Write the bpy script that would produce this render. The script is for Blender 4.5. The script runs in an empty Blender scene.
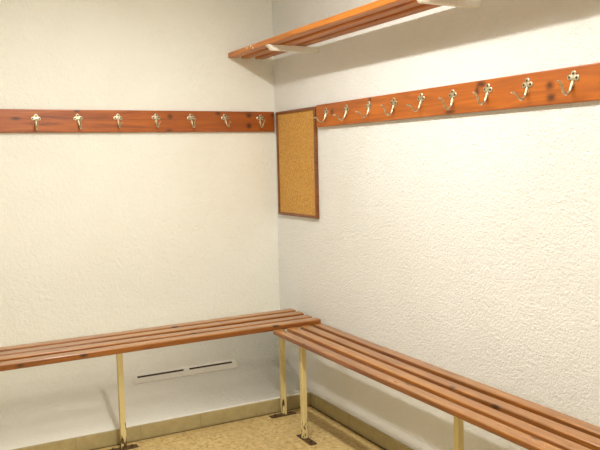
import bpy, bmesh, math, random
from mathutils import Vector, Matrix

random.seed(7)
S = bpy.context.scene
C = S.collection
PI = math.pi

# ------------------------------------------------------------------ helpers
def obj(name, bm, mat, parent=None, loc=(0, 0, 0), smooth=False):
    me = bpy.data.meshes.new(name)
    bmesh.ops.recalc_face_normals(bm, faces=bm.faces)
    bm.to_mesh(me); bm.free()
    me.materials.append(mat)
    if smooth:
        for p in me.polygons: p.use_smooth = True
    o = bpy.data.objects.new(name, me); C.objects.link(o)
    o.location = loc
    if parent: o.parent = parent
    return o

def thing(name, label, cat, loc=(0, 0, 0), group=None):
    o = bpy.data.objects.new(name, None); C.objects.link(o)
    o.empty_display_size = .05
    o.location = loc; o['label'] = label; o['category'] = cat
    if group: o['group'] = group
    return o

def struct(o):
    o['kind'] = 'structure'; return o

def box(bm, a, b, bev=0.0, seg=2, mtx=None):
    t = bmesh.new()
    r = bmesh.ops.create_cube(t, size=1)
    for v in t.verts:
        v.co = Vector(((a[i] + b[i]) / 2 + v.co[i] * (b[i] - a[i]) for i in range(3)))
    if bev:
        bmesh.ops.bevel(t, geom=list(t.edges), offset=bev, segments=seg, affect='EDGES', profile=.5)
    if mtx: bmesh.ops.transform(t, matrix=mtx, verts=t.verts)
    merge(bm, t); return bm

def merge(bm, t):
    me = bpy.data.meshes.new('tmp'); t.to_mesh(me); t.free()
    bm.from_mesh(me); bpy.data.meshes.remove(me)

def cyl(bm, p, d, r, h, n=16, r2=None, bev=0):
    t = bmesh.new()
    bmesh.ops.create_cone(t, cap_ends=True, segments=n, radius1=r, radius2=r if r2 is None else r2, depth=h)
    if bev: bmesh.ops.bevel(t, geom=[e for e in t.edges if e.calc_face_angle(0) > .6], offset=bev, segments=2, affect='EDGES')
    q = Vector((0, 0, 1)).rotation_difference(Vector(d).normalized())
    bmesh.ops.transform(t, matrix=Matrix.Translation(p) @ q.to_matrix().to_4x4() @ Matrix.Translation((0, 0, h / 2)), verts=t.verts)
    merge(bm, t); return bm

def tube(bm, pts, radii, n=10, flat=1.0):
    """round bar through pts, one radius per point"""
    pts = [Vector(p) for p in pts]; rings = []
    side = Vector((1, 0, 0))
    for i, p in enumerate(pts):
        t = (pts[min(i + 1, len(pts) - 1)] - pts[max(i - 1, 0)]).normalized()
        u = (side - side.dot(t) * t).normalized(); w = t.cross(u)
        rings.append([bm.verts.new(p + radii[i] * (math.cos(a) * u + flat * math.sin(a) * w)) for a in [2 * PI * k / n for k in range(n)]])
    for r0, r1 in zip(rings, rings[1:]):
        for k in range(n): bm.faces.new((r0[k], r0[(k + 1) % n], r1[(k + 1) % n], r1[k]))
    bm.faces.new(rings[0][::-1]); bm.faces.new(rings[-1])
    return bm

def smooth_path(ctrl, m=6):
    """Catmull-Rom through (y, z, radius) controls"""
    P = [ctrl[0]] + list(ctrl) + [ctrl[-1]]; out = []
    for i in range(1, len(P) - 2):
        for k in range(m):
            t = k / m
            out.append([.5 * (2 * P[i][j] + (P[i + 1][j] - P[i - 1][j]) * t + (2 * P[i - 1][j] - 5 * P[i][j] + 4 * P[i + 1][j] - P[i + 2][j]) * t * t
                        + (3 * P[i][j] - P[i - 1][j] - 3 * P[i + 1][j] + P[i + 2][j]) * t ** 3) for j in range(3)])
    out.append(list(ctrl[-1])); return out

# ------------------------------------------------------------------ node helpers
class NT:
    def __init__(s, name):
        s.m = bpy.data.materials.new(name); s.m.use_nodes = True
        s.t = s.m.node_tree; s.b = s.t.nodes['Principled BSDF']
    def n(s, typ, **kw):
        x = s.t.nodes.new(typ)
        for k, v in kw.items():
            if k in x.inputs: x.inputs[k].default_value = v
            else: setattr(x, k, v)
        return x
    def l(s, a, b): s.t.links.new(a, b)
    def coord(s, scale=(1, 1, 1), rand=0.0):
        tc = s.n('ShaderNodeTexCoord'); mp = s.n('ShaderNodeMapping'); mp.inputs['Scale'].default_value = scale
        s.l(tc.outputs['Object'], mp.inputs['Vector'])
        if rand:
            oi = s.n('ShaderNodeObjectInfo'); mu = s.n('ShaderNodeMath', operation='MULTIPLY'); mu.inputs[1].default_value = rand
            s.l(oi.outputs['Random'], mu.inputs[0]); cx = s.n('ShaderNodeCombineXYZ')
            for k in range(3): s.l(mu.outputs[0], cx.inputs[k])
            s.l(cx.outputs[0], mp.inputs['Location'])
        return mp.outputs[0]
    def noise(s, vec, scale, detail=4, rough=.55, dist=0.0):
        x = s.n('ShaderNodeTexNoise'); x.inputs['Scale'].default_value = scale; x.inputs['Detail'].default_value = detail
        x.inputs['Roughness'].default_value = rough; x.inputs['Distortion'].default_value = dist
        s.l(vec, x.inputs['Vector']); return x.outputs[0]
    def ramp(s, fac, stops):
        r = s.n('ShaderNodeValToRGB'); e = r.color_ramp.elements
        e[0].position, e[0].color = stops[0][0], (*stops[0][1], 1)
        e[1].position, e[1].color = stops[-1][0], (*stops[-1][1], 1)
        for p, c in stops[1:-1]:
            k = e.new(p); k.color = (*c, 1)
        s.l(fac, r.inputs[0]); return r.outputs[0]
    def fmap(s, fac, a, b, c=0.0, d=1.0):
        r = s.n('ShaderNodeMapRange'); r.clamp = True
        for k, v in zip(('From Min', 'From Max', 'To Min', 'To Max'), (a, b, c, d)): r.inputs[k].default_value = v
        s.l(fac, r.inputs['Value']); return r.outputs[0]
    def mix(s, fac, a, b, mode='MIX'):
        x = s.n('ShaderNodeMix', data_type='RGBA', blend_type=mode)
        for sock, v in ((x.inputs[0], fac), (x.inputs[6], a), (x.inputs[7], b)):
            if isinstance(v, (tuple, list)): sock.default_value = (*v, 1)
            elif isinstance(v, (int, float)): sock.default_value = v
            else: s.l(v, sock)
        return x.outputs[2]
    def math(s, op, a, b=0.0):
        x = s.n('ShaderNodeMath', operation=op)
        for k, v in enumerate((a, b)):
            if isinstance(v, (int, float)): x.inputs[k].default_value = v
            else: s.l(v, x.inputs[k])
        return x.outputs[0]
    def bump(s, h, strength, dist):
        x = s.n('ShaderNodeBump'); x.inputs['Strength'].default_value = strength; x.inputs['Distance'].default_value = dist
        s.l(h, x.inputs['Height']); s.l(x.outputs[0], s.b.inputs['Normal']); return x
    def col(s, c):
        if isinstance(c, tuple): s.b.inputs['Base Color'].default_value = (*c, 1)
        else: s.l(c, s.b.inputs['Base Color'])
    def set(s, **kw):
        for k, v in kw.items():
            i = s.b.inputs[k.replace('_', ' ')]
            if isinstance(v, (int, float)): i.default_value = v
            else: s.l(v, i)
        return s.m

def srgb(r, g, b):
    f = lambda c: (c / 255 / 12.92) if c / 255 <= .04045 else ((c / 255 + .055) / 1.055) ** 2.4
    return (f(r), f(g), f(b))

def plaster(name, tint, fine, coarse, strength, dist):
    t = NT(name); v = t.coord()
    a = t.noise(v, coarse, 3, .5, .6); b = t.noise(v, fine, 3, .6, .3)
    w = t.noise(v, 1.7, 5, .6, .4)
    e = t.noise(v, coarse * .3, 8, .72, 1.0)
    h = t.math('ADD', t.math('ADD', t.math('MULTIPLY', a, .7), t.math('MULTIPLY', b, .35)), t.math('MULTIPLY', e, .8))
    c = t.mix(t.fmap(w, .35, .7), tint, tuple(x * k for x, k in zip(tint, (.95, .945, .92))))
    scuff = t.fmap(t.noise(v, 5.5, 6, .75, 1.2), .66, .74)
    c = t.mix(t.math('MULTIPLY', scuff, .12), c, tuple(x * .78 for x in tint))
    t.col(c); t.bump(h, strength, dist)
    return t.set(Roughness=.75)

def wood(name, dark, mid, light, knot=.5, rough=.33, grain=1.0, coat=.1, spots=(), pale_top=None):
    t = NT(name)
    v = t.coord((1.0, 14, 14), 37.0)
    g = t.noise(v, 2.6 * grain, 6, .62, .9)
    v2 = t.coord((2.2, 90, 90), 11.0)
    f = t.noise(v2, 2.0, 3, .6, .2)
    c = t.ramp(g, [(.25, dark), (.5, mid), (.72, light)])
    c = t.mix(t.math('MULTIPLY', t.fmap(f, .5, .75), .35), c, dark)
    # slow change of tone along the plank and from plank to plank
    sl = t.noise(t.coord((1, 1, 1), 23.0), 2.4, 2, .5)
    c = t.mix(t.fmap(sl, .35, .7, 0, .45), c, tuple(x * .62 for x in mid))
    oi = t.n('ShaderNodeObjectInfo')
    c = t.mix(t.fmap(oi.outputs['Random'], 0, 1, 0, .3), c, tuple(x * 1.15 for x in light))
    if pale_top:      # patchy paler tone on the upper face, sides stay deeper
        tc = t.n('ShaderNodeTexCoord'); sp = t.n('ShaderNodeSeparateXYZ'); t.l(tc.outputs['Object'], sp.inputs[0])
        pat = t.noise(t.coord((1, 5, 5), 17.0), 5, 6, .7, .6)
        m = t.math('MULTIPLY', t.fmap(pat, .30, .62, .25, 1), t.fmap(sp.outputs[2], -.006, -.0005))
        c = t.mix(t.math('MULTIPLY', m, .75), c, t.mix(t.fmap(g, .3, .7), tuple(x * .62 for x in pale_top), pale_top))
    # sparse knots
    vk = t.n('ShaderNodeTexVoronoi'); vk.inputs['Scale'].default_value = 6.5; vk.inputs['Randomness'].default_value = 1
    t.l(t.coord((1, 2.2, 2.2), 5.0), vk.inputs['Vector'])
    k = t.fmap(vk.outputs['Distance'], .07, .16, 1, 0)
    keep = t.fmap(vk.outputs['Color'], knot, knot + .02)
    kk = t.math('MULTIPLY', k, keep)
    c = t.mix(t.math('MULTIPLY', kk, .85), c, tuple(x * .22 for x in dark))
    # knots standing where the plank has them (x along it, z up)
    if spots:
        tc = t.n('ShaderNodeTexCoord'); wob = t.noise(tc.outputs['Object'], 60, 3)
        for x, z, rx, rz in spots:
            sub = t.n('ShaderNodeVectorMath', operation='SUBTRACT'); sub.inputs[1].default_value = (x, 0, z); t.l(tc.outputs['Object'], sub.inputs[0])
            mu = t.n('ShaderNodeVectorMath', operation='MULTIPLY'); mu.inputs[1].default_value = (1 / rx, 0, 1 / rz); t.l(sub.outputs[0], mu.inputs[0])
            ln = t.n('ShaderNodeVectorMath', operation='LENGTH'); t.l(mu.outputs[0], ln.inputs[0])
            d = t.math('ADD', ln.outputs['Value'], t.math('MULTIPLY', wob, .8))
            c = t.mix(t.math('MULTIPLY', t.fmap(d, .7, 1.9, 1, 0), .8), c, tuple(q * .2 for q in dark))
    t.col(c); t.bump(t.math('ADD', g, f), .12, .002)
    return t.set(Roughness=t.fmap(g, .3, .7, rough + .08, rough - .05), Coat_Weight=coat, Coat_Roughness=.22)

# ------------------------------------------------------------------ materials
M = {}
M['wall_r'] = plaster('stippled_plaster', (.865, .864, .842), 200, 105, 1.0, .0082)
M['wall_l'] = plaster('smooth_plaster', (.845, .834, .762), 130, 60, .8, .007)
M['ceil'] = plaster('ceiling_paint', (.86, .845, .81), 120, 40, .15, .004)
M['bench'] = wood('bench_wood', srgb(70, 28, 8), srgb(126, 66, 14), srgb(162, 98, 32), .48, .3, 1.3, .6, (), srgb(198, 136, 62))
M['rail_r'] = wood('rail_wood', srgb(84, 34, 4), srgb(162, 80, 14), srgb(196, 112, 30), .9, .36, 1.1, .1,
                  ((0.155, 0.068, 0.012, 0.014), (0.482, 0.1, 0.012, 0.01), (1.188, 0.096, 0.022, 0.012), (1.168, 0.073, 0.012, 0.016), (1.505, 0.06, 0.016, 0.013), (1.51, 0.022, 0.018, 0.014), (1.014, 0.009, 0.03, 0.006)))
M['rail_l'] = wood('rail_wood_dark', srgb(78, 32, 4), srgb(160, 78, 14), srgb(186, 106, 28), .9, .36, 1.1, .1,
                  ((0.641, 0.065, 0.02, 0.008), (0.922, 0.103, 0.016, 0.006), (1.389, 0.079, 0.014, 0.012), (1.381, 0.008, 0.018, 0.008), (1.655, 0.097, 0.014, 0.01), (1.835, 0.087, 0.016, 0.012), (1.833, 0.031, 0.014, 0.014), (1.974, 0.091, 0.008, 0.008)))
M['shelf'] = wood('shelf_wood', srgb(100, 44, 6), srgb(182, 98, 18), srgb(212, 136, 42), .60)

def mk_floor():
    t = NT('terrazzo_tile'); v = t.coord()
    n = t.noise(v, 42, 6, .75, .5); n2 = t.noise(v, 6, 4, .6, .6)
    c = t.ramp(n, [(.34, srgb(140, 108, 58)), (.46, srgb(194, 164, 104)), (.6, srgb(212, 190, 134)), (.75, srgb(230, 214, 168))])
    c = t.mix(t.fmap(n2, .42, .7, 0, .45), c, srgb(182, 156, 102))
    sp = t.n('ShaderNodeTexVoronoi'); sp.inputs['Scale'].default_value = 70; t.l(v, sp.inputs['Vector'])
    c = t.mix(t.math('MULTIPLY', t.fmap(sp.outputs['Distance'], .12, .24, 1, 0), t.fmap(sp.outputs['Color'], .55, .6)), c, srgb(104, 80, 44))
    # joints: square tiles with a cut row along each wall
    sep = t.n('ShaderNodeSeparateXYZ'); t.l(v, sep.inputs[0])
    def joint(ax, off, size, w):
        a = t.math('ADD', sep.outputs[ax], 100 * size - off)
        m = t.math('MODULO', a, size)
        d = t.math('MINIMUM', m, t.math('SUBTRACT', size, m))
        return t.fmap(d, w * .4, w, 1, 0)
    j = t.math('MAXIMUM', joint(0, -.115, .30, .004), joint(1, -.465, .30, .004))
    c = t.mix(t.math('MULTIPLY', j, .4), c, srgb(134, 104, 62))
    # grime kept in the joint along the skirting tiles
    def edge(ax, at, w):
        d = t.math('ABSOLUTE', t.math('SUBTRACT', sep.outputs[ax], at))
        wob = t.math('MULTIPLY', t.noise(v, 30, 3), w * 1.3)
        return t.fmap(t.math('SUBTRACT', d, wob), 0, w * .6, 1, 0)
    e = t.math('MAXIMUM', edge(0, -.012, .006), edge(1, -.364, .006))
    c = t.mix(t.math('MULTIPLY', e, .9), c, srgb(62, 42, 20))
    t.col(c); t.bump(t.math('SUBTRACT', n, j), .08, .002)
    return t.set(Roughness=.42)
M['floor'] = mk_floor()

def mk_skirt(name, ax, off, js):
    t = NT(name); v = t.coord(); n = t.noise(v, 25, 5, .6)
    c = t.ramp(n, [(.3, srgb(166, 150, 106)), (.7, srgb(182, 166, 120))])
    sep = t.n('ShaderNodeSeparateXYZ'); t.l(v, sep.inputs[0])
    a = t.math('MODULO', t.math('ADD', sep.outputs[ax], 30 - off), .30)
    d = t.math('MINIMUM', a, t.math('SUBTRACT', .30, a))
    c = t.mix(t.math('MULTIPLY', t.fmap(d, .0008, .003, 1, 0), js), c, srgb(96, 74, 40))
    t.col(c); t.bump(n, .1, .002)
    return t.set(Roughness=.38)
M['skirt_l'] = mk_skirt('skirting_tile', 0, -.625, .25)
M['skirt_r'] = mk_skirt('skirting_tile_side', 1, -1.04, .4)

def mk_paint():
    t = NT('chipped_cream_paint'); v = t.coord((1, 1, .45), 9.0)
    tc = t.n('ShaderNodeTexCoord'); sep = t.n('ShaderNodeSeparateXYZ'); t.l(tc.outputs['Object'], sep.inputs[0])
    n = t.noise(v, 60, 4, .6, .4); big = t.noise(v, 9, 4)
    c = t.ramp(big, [(.3, srgb(200, 180, 120)), (.7, srgb(220, 203, 148))])
    thr = t.fmap(sep.outputs[2], .0, .16, .47, .69)
    chip = t.fmap(t.math('SUBTRACT', n, thr), 0, .03)
    c = t.mix(chip, c, srgb(74, 46, 22))
    t.col(c); t.bump(t.math('SUBTRACT', 1, chip), .3, .001)
    return t.set(Roughness=.45)
M['paint'] = mk_paint()

def mk_rust():
    t = NT('rusty_steel'); v = t.coord((1, 1, 1), 7.0); n = t.noise(v, 70, 5, .65)
    t.col(t.ramp(n, [(.3, srgb(54, 38, 22)), (.6, srgb(96, 72, 42)), (.8, srgb(150, 126, 84))])); t.bump(n, .3, .002)
    return t.set(Roughness=.6, Metallic=.35)
M['rust'] = mk_rust()

def mk_metal(name, a, b, rough, metal=.9):
    t = NT(name); n = t.noise(t.coord((1, 1, 1), 13.0), 90, 4, .6)
    t.col(t.ramp(n, [(.35, a), (.65, b)]))
    return t.set(Roughness=rough, Metallic=metal)
M['nickel'] = mk_metal('worn_nickel', srgb(166, 150, 112), srgb(220, 211, 186), .34)
M['screw'] = mk_metal('screw_steel', srgb(58, 44, 26), srgb(92, 74, 46), .5, .6)
M['shiny_screw'] = mk_metal('bright_screw', srgb(222, 214, 196), srgb(240, 236, 226), .35, .6)
M['bracket'] = mk_metal('white_bracket_paint', srgb(226, 220, 204), srgb(236, 231, 218), .5, 0)

def mk_cork():
    t = NT('cork'); v = t.coord(); n = t.noise(v, 95, 5, .7, .4); b = t.noise(v, 9, 3)
    c = t.ramp(n, [(.3, srgb(160, 108, 40)), (.5, srgb(200, 150, 72)), (.7, srgb(220, 174, 96))])
    c = t.mix(t.fmap(b, .35, .7, 0, .25), c, srgb(176, 124, 52))
    sp = t.n('ShaderNodeTexVoronoi'); sp.inputs['Scale'].default_value = 110; t.l(v, sp.inputs['Vector'])
    c = t.mix(t.math('MULTIPLY', t.fmap(sp.outputs['Distance'], .15, .3, 1, 0), t.fmap(sp.outputs['Color'], .6, .65)), c, srgb(126, 78, 28))
    t.col(c); t.bump(n, .3, .002)
    return t.set(Roughness=.85)
M['cork'] = mk_cork()
M['frame'] = wood('frame_wood', srgb(70, 34, 10), srgb(116, 62, 20), srgb(136, 80, 32), .95)

def mk_plain(name, c, rough=.6):
    t = NT(name); n = t.noise(t.coord(), 40, 4)
    t.col(t.ramp(n, [(.3, tuple(x * .95 for x in c)), (.7, c)])); return t.set(Roughness=rough)
M['vent'] = mk_plain('vent_paint', (.76, .74, .67), .5)
M['dark'] = mk_plain('vent_opening', srgb(50, 42, 32), .8)

# ------------------------------------------------------------------ the room
X0, Y0, H = -2.7, -4.4, 2.36          # far side wall, wall behind the camera, ceiling
def slab(name, a, b, mat):
    return struct(obj(name, box(bmesh.new(), a, b), mat))
slab('floor', (X0 - .1, Y0 - .1, -.1), (.1, .1, 0), M['floor'])
slab('ceiling', (X0 - .1, Y0 - .1, H), (.1, .1, H + .1), M['ceil'])
slab('wall_right', (0, Y0, 0), (.1, .1, H), M['wall_r'])
slab('wall_far_left', (X0 - .1, Y0, 0), (X0, .1, H), M['wall_l'])
slab('wall_behind', (X0, Y0 - .1, 0), (0, Y0, H), M['wall_l'])

# left wall: plumb above, a sloping plaster sill below the bench
prof = [(.1, 0), (-.344, 0), (-.344, .066), (-.338, .072), (-.30, .088), (-.25, .107), (-.20, .126), (-.15, .146), (-.11, .163), (-.078, .180), (-.054, .197), (-.036, .215), (-.022, .236), (-.012, .260), (-.005, .29), (-.001, .32), (0, .35), (0, H), (.1, H)]
bm = bmesh.new()
A = [bm.verts.new((X0, y, z)) for y, z in prof]; B = [bm.verts.new((0, y, z)) for y, z in prof]
for i in range(len(prof)):
    j = (i + 1) % len(prof); bm.faces.new((A[i], A[j], B[j], B[i]))
bm.faces.new(A); bm.faces.new(B[::-1])
wl = struct(obj('wall_left', bm, M['wall_l']))
for p in wl.data.polygons:
    p.use_smooth = -.34 < p.center.y < -.0001 and p.center.z > .07

struct(obj('baseboard_left', box(bmesh.new(), (X0, -.357, 0), (0, -.344, .068), .003), M['skirt_l']))
struct(obj('baseboard_right', box(bmesh.new(), (-.006, Y0, 0), (0, -.357, .068), .002), M['skirt_r']))

# ------------------------------------------------------------------ benches
def slat_mesh(name, length, w, th):
    """a plank along local X with rounded arrises and a slight bow"""
    bm = bmesh.new(); box(bm, (0, -w / 2, -th), (length, w / 2, 0), .005, 3)
    bmesh.ops.subdivide_edges(bm, edges=[e for e in bm.edges if abs((e.verts[0].co - e.verts[1].co).x) > length * .5], cuts=16)
    ph = random.random() * 6
    for v in bm.verts:
        v.co.z += .0016 * math.sin(v.co.x * 2.6 + ph); v.co.y += .0012 * math.sin(v.co.x * 1.9 + ph * 2)
    return bm

def bolt_bm():
    bm = bmesh.new(); cyl(bm, (0, 0, 0), (0, 0, 1), .008, .002, 16); cyl(bm, (0, 0, .002), (0, 0, 1), .0062, .005, 6, bev=.001)
    return bm

def bench(name, label, z, L, slats, th, legs, cross, wall_gap, org, rot):
    """built along local X from the corner end; local Y runs away from the wall it stands along"""
    b = thing(name, label, 'bench', org)
    b.rotation_euler = (0, 0, rot)
    for k, (y0, y1) in enumerate(slats):
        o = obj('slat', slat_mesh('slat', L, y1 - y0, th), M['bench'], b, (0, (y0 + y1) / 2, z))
    t = .0125
    front = slats[-1][1]
    for (lx, ly) in legs:
        bm = bmesh.new(); box(bm, (-t, -t, .004), (t, t, z - th), .0025)
        obj('leg', bm, M['paint'], b, (lx, ly, 0))
        bm = bmesh.new(); box(bm, (-.07, -.018, 0), (.07, .018, .006), .0025)
        p = obj('foot_plate', bm, M['rust'], b, (lx + .005, ly, 0)); p['label'] = 'rusty foot plate'
        for s in (-1, 1):
            obj('bolt', bolt_bm(), M['rust'], p, (s * .045, 0, .006))
    for cx in cross:
        bm = bmesh.new(); box(bm, (cx - t, slats[0][0] + .012, z - th - .026), (cx + t, (legs[0][1] if cx > .1 else front - .03), z - th), .002)
        obj('support_bar', bm, M['paint'], b)
    return b

def stack(front, back, n, gap):
    """slats from the wall side (back) to the front edge, as distances from the wall"""
    w = (front - back - (n - 1) * gap) / n
    return [(back + k * (w + gap), back + k * (w + gap) + w) for k in range(n)]

# left bench: corner end at x=-.04, going to -x; local Y = -world Y  (rotation by pi)
bench('slatted_bench', 'varnished four-slat bench standing in front of the left wall, over the vent grille', .503, 1.98,
      [(y - 0, Y) for y, Y in stack(.540, .218, 4, .030)], .027,
      [(.16, .415), (.99, .422), (1.82, .42)], [.035, .16, .99, 1.82], 0.0, (-.040, 0, 0), PI + .008)
# right bench: corner end at y=-.555, going to -y; local X = -Y world, local Y = -X world -> mirrored handling below
rb = thing('slatted_bench', 'varnished four-slat bench standing along the rough right wall below the row of nine hooks', 'bench', (0, -.548, 0))
def right_bench(b, z, L, slats, th, legs, cross):
    t = .0125; RZ = -PI / 2
    for y0, y1 in slats:
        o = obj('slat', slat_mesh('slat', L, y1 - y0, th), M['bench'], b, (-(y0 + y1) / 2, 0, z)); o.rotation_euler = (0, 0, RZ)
    for d, x in legs:
        bm = bmesh.new(); box(bm, (-t, -t, .004), (t, t, z - th), .0025)
        o = obj('leg', bm, M['paint'], b, (-x, -d, 0))
        bm = bmesh.new(); box(bm, (-.07, -.018, 0), (.07, .018, .006), .0025)
        p = obj('foot_plate', bm, M['rust'], b, (-x, -d - .02, 0)); p.rotation_euler = (0, 0, RZ); p['label'] = 'rusty foot plate'
        for s in (-1, 1): obj('bolt', bolt_bm(), M['rust'], p, (s * .045, 0, .006))
    for d in cross:
        bm = bmesh.new(); box(bm, (-.25, -d - t, z - th - .026), (-slats[0][0] - .008, -d + t, z - th), .002)
        obj('support_bar', bm, M['paint'], b)
right_bench(rb, .485, 2.3, stack(.310, .036, 4, .027), .022, [(.205, .258), (1.275, .235), (2.2, .24)], [.205, 1.275, 2.2])

# ------------------------------------------------------------------ coat racks
def plate_bm():
    """clover back plate in the local XZ plane, facing -Y"""
    bm = bmesh.new(); n = 72; r = []
    for k in range(n):
        a = 2 * PI * k / n
        best = .009
        for c, cr, d in ((PI / 2, .0098, .0145), (0.12, .0098, .0142), (PI - .12, .0098, .0142), (-PI / 2, .0075, .020)):
            # distance along direction a to circle of radius cr centred d away at angle c
            b_ = d * math.cos(a - c); disc = cr * cr - d * d + b_ * b_
            if disc > 0 and b_ > 0: best = max(best, b_ + math.sqrt(disc))
        r.append(best * .97)
    lo = [bm.verts.new((r[k] * math.cos(2 * PI * k / n), 0, r[k] * math.sin(2 * PI * k / n))) for k in range(n)]
    hi = [bm.verts.new((v.co.x, -.0022, v.co.z)) for v in lo]
    top = [bm.verts.new((v.co.x * .88, -.0034, v.co.z * .9)) for v in lo]
    c = bm.verts.new((0, -.0050, 0)); bm.faces.new(lo[::-1])
    for k in range(n):
        j = (k + 1) % n
        bm.faces.new((lo[k], lo[j], hi[j], hi[k])); bm.faces.new((hi[k], hi[j], top[j], top[k])); bm.faces.new((top[k], top[j], c))
    return bm

ARM = {  # (out from the board, height, radius)
    'open':   [(.002, -.008, .0040), (.006, -.020, .0043), (.011, -.034, .0042), (.022, -.0455, .0040), (.036, -.044, .0037), (.047, -.031, .0034), (.060, -.025, .0036), (.072, -.0255, .0026)],
    'curled': [(.002, -.008, .0044), (.005, -.022, .0050), (.010, -.037, .0050), (.022, -.0475, .0048), (.037, -.043, .0046), (.044, -.028, .0044), (.053, -.014, .0040), (.067, -.0095, .0028)],
}
def arm_bm(kind):
    p = smooth_path(ARM[kind], 5); bm = bmesh.new()
    tube(bm, [(0, -a, b) for a, b, _ in p], [c for _, _, c in p], 10, 1.0)
    return bm
def screw_bm():
    bm = bmesh.new(); cyl(bm, (0, 0, 0), (0, -1, 0), .0046, .0016, 12, .0036)
    return bm
MESH = {}
def shared(key, fn, mat, smooth=True):
    if key not in MESH:
        o = obj('tmp', fn(), mat, smooth=smooth); MESH[key] = o.data; bpy.data.objects.remove(o)
        MESH[key].name = key
    return MESH[key]
def hook(parent, loc, rz, kind, tilt=0, swing=0):
    def put(name, me, par, l=(0, 0, 0)):
        o = bpy.data.objects.new(name, me); C.objects.link(o); o.parent = par; o.location = l; return o
    h = put('coat_hook', shared('hook_arm_' + kind, lambda: arm_bm(kind), M['nickel']), parent, loc)
    h.rotation_euler = (0, tilt, rz)
    put('back_plate', shared('back_plate', plate_bm, M['nickel'], False), h)
    for x, z in ((0, .0142), (.0140, .002), (-.0140, .002)):
        s = put('screw', shared('screw', screw_bm, M['screw'], False), h, (x, -.0030, z)); s['label'] = 'dark screw'
    return h

def board_bm(L, h, t):
    bm = bmesh.new(); box(bm, (0, -t, 0), (L, 0, h), .0035, 3)
    return bm

ZB, ZT = 1.460, 1.569
r1 = thing('coat_rack', 'reddish wooden coat rail with seven metal hooks across the left wall', 'coat rack', (-2.0, 0, ZB))
obj('rail_board', board_bm(1.988, ZT - ZB, .020), M['rail_l'], r1)
for x, z, k, ti in ((-1.27, 1.5235, 'curled', .05), (-1.075, 1.526, 'curled', -.12), (-.88, 1.5285, 'open', 0), (-.685, 1.531, 'open', .03),
                    (-.496, 1.531, 'curled', -.08), (-.305, 1.532, 'open', -.1), (-.098, 1.530, 'curled', .1)):
    hook(r1, (x + 2.0, -.020, z - ZB), 0, k, ti)

r2 = thing('coat_rack', 'orange-brown wooden coat rail with nine metal hooks on the right wall beside the cork board', 'coat rack', (0, -.505, ZB))
b2 = obj('rail_board', board_bm(2.2, ZT - ZB, .020), M['rail_r'], r2); b2.rotation_euler = (0, 0, -PI / 2)
for y, z, k, ti in ((-.603, 1.527, 'open', .02), (-.791, 1.528, 'open', .05), (-.979, 1.5295, 'open', -.06), (-1.167, 1.529, 'curled', .1), (-1.352, 1.531, 'open', .06),
                    (-1.542, 1.528, 'curled', -.03), (-1.729, 1.531, 'curled', .1), (-1.915, 1.530, 'open', 0), (-2.103, 1.533, 'curled', .12)):
    hook(r2, (-.020, y + .505, z - ZB), -PI / 2, k, ti)

# ------------------------------------------------------------------ cork board
nb = thing('notice_board', 'blank cork notice board in a thin brown wooden frame in the corner', 'notice board', (0, -.2655, 1.002))
W2, HH, f = .2185, .563, .0155
bm = bmesh.new(); box(bm, (-.011, -W2 + .004, .004), (-.002, W2 - .004, HH - .004)); obj('cork_panel', bm, M['cork'], nb)
bm = bmesh.new()
def rail_piece(bm, a, b): box(bm, a, b, .003, 2)
rail_piece(bm, (-.018, -W2, 0), (-.0005, -W2 + f, HH)); rail_piece(bm, (-.018, W2 - f, 0), (-.0005, W2, HH))
rail_piece(bm, (-.0178, -W2 + .002, 0), (-.0005, W2 - .002, f)); rail_piece(bm, (-.0178, -W2 + .002, HH - f), (-.0005, W2 - .002, HH))
obj('frame', bm, M['frame'], nb)

# ------------------------------------------------------------------ shelf
sh = thing('wall_shelf', 'slatted wooden luggage shelf on white brackets high on the right wall', 'shelf', (0, 0, 1.852))
for x0, x1 in ((-.272, -.222), (-.194, -.142), (-.114, -.062)):
    o = obj('slat', slat_mesh('slat', 2.5, x1 - x0, .027), M['shelf'], sh, ((x0 + x1) / 2, -.004, .027)); o.rotation_euler = (0, 0, -PI / 2)
    if x0 == -.272:
        for d, zz in ((.252, -.009), (.300, -.007), (.325, -.019)):
            s = bmesh.new(); cyl(s, (0, 0, 0), (0, -1, 0), .0048, .002, 14, .0036)
            # slat's local -Y faces the room
            q = obj('screw', s, M['shiny_screw'], o, (d, -.0252, zz)); q['label'] = 'bright screw head'
def bracket_bm():
    bm = bmesh.new(); y0, y1 = -.012, .012
    side = [(0, 0), (-.274, 0), (-.279, -.003), (-.256, -.028), (0, -.027)]
    a = [bm.verts.new((x, y0, z)) for x, z in side]; b = [bm.verts.new((x, y1, z)) for x, z in side]
    n = len(side)
    for i in range(n):
        j = (i + 1) % n; bm.faces.new((a[i], a[j], b[j], b[i]))
    bm.faces.new(a); bm.faces.new(b[::-1])
    bmesh.ops.bevel(bm, geom=list(bm.edges), offset=.0018, segments=2, affect='EDGES')
    return bm
for y in (-.50, -1.66, -2.40):
    obj('bracket', bracket_bm(), M['bracket'], sh, (0, y, 0))['label'] = 'white metal bracket'

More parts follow.
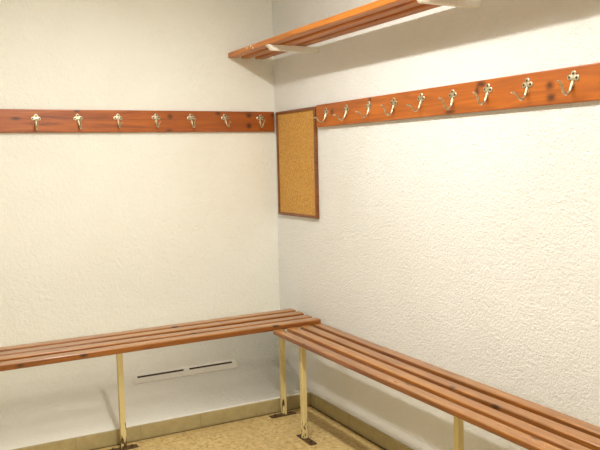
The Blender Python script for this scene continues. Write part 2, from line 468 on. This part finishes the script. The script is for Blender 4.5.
# ------------------------------------------------------------------ vent grille on the sill under the left bench
vg = thing('vent_grille', 'white vent grille with two dark slots in the left wall under the bench', 'vent', (-.585, -.0545, .1985))
vg.rotation_euler = (math.radians(38), 0, .0)
bm = bmesh.new(); box(bm, (-.285, -.027, -.004), (.285, .029, .0045), .0015); obj('cover_plate', bm, M['vent'], vg)
for a, b in ((-.262, -.014), (.018, .262)):
    bm = bmesh.new(); box(bm, (a, .006, .0040), (b, .017, .0049))
    s = obj('slot', bm, M['dark'], vg); s['label'] = 'dark slot'
    fb = bmesh.new(); k = a + .004
    while k < b - .003:
        box(fb, (k, .0075, .0045), (k + .0016, .0155, .0056)); k += .0062
    obj('fins', fb, M['rust'], s)

# ------------------------------------------------------------------ light: one fluorescent fitting under the ceiling, parallel to the right wall
def lamp(name, loc, watts, col, rad):
    l = bpy.data.lights.new(name, 'AREA'); l.shape = 'RECTANGLE'; l.size, l.size_y = rad; l.energy = watts; l.color = col
    o = bpy.data.objects.new(name, l); C.objects.link(o); o.location = loc; return o
lamp('fluorescent_tube', (-1.0, -1.55, 2.24), 42, (1.0, .984, .935), (.07, 1.2))
p = bpy.data.lights.new('fill_light', 'POINT'); p.energy = 45; p.color = (1.0, .984, .935); p.shadow_soft_size = .09
po = bpy.data.objects.new('fill_light', p); C.objects.link(po); po.location = (-1.0, -3.3, 2.2)     # unseen fill added to brighten both walls, in line with the tube

w = bpy.data.worlds.new('World'); S.world = w; w.use_nodes = True
w.node_tree.nodes['Background'].inputs[0].default_value = (1, .95, .85, 1); w.node_tree.nodes['Background'].inputs[1].default_value = .3

# ------------------------------------------------------------------ camera
f_px, yaw, pit, rol = 736.45, math.radians(27.948), math.radians(-5.1824), math.radians(-1.3165)
fw = Vector((math.sin(yaw) * math.cos(pit), math.cos(yaw) * math.cos(pit), math.sin(pit)))
r = Vector((math.cos(yaw), -math.sin(yaw), 0)); u = r.cross(fw)
r2 = r * math.cos(rol) + u * math.sin(rol); u2 = -r * math.sin(rol) + u * math.cos(rol)
cd = bpy.data.cameras.new('Camera'); co = bpy.data.objects.new('Camera', cd); C.objects.link(co)
cd.sensor_fit = 'HORIZONTAL'; cd.sensor_width = 36; cd.lens = f_px / 600 * 36; cd.clip_start = .02
m = Matrix((r2, u2, -fw)).transposed().to_4x4(); m.translation = Vector((-1.8259, -3.7119, 1.31)); co.matrix_world = m
S.camera = co
S.view_settings.view_transform = 'Standard'; S.view_settings.look = 'None'
S.view_settings.exposure = -0.25; S.view_settings.gamma = 1; S.view_settings.use_curve_mapping = False
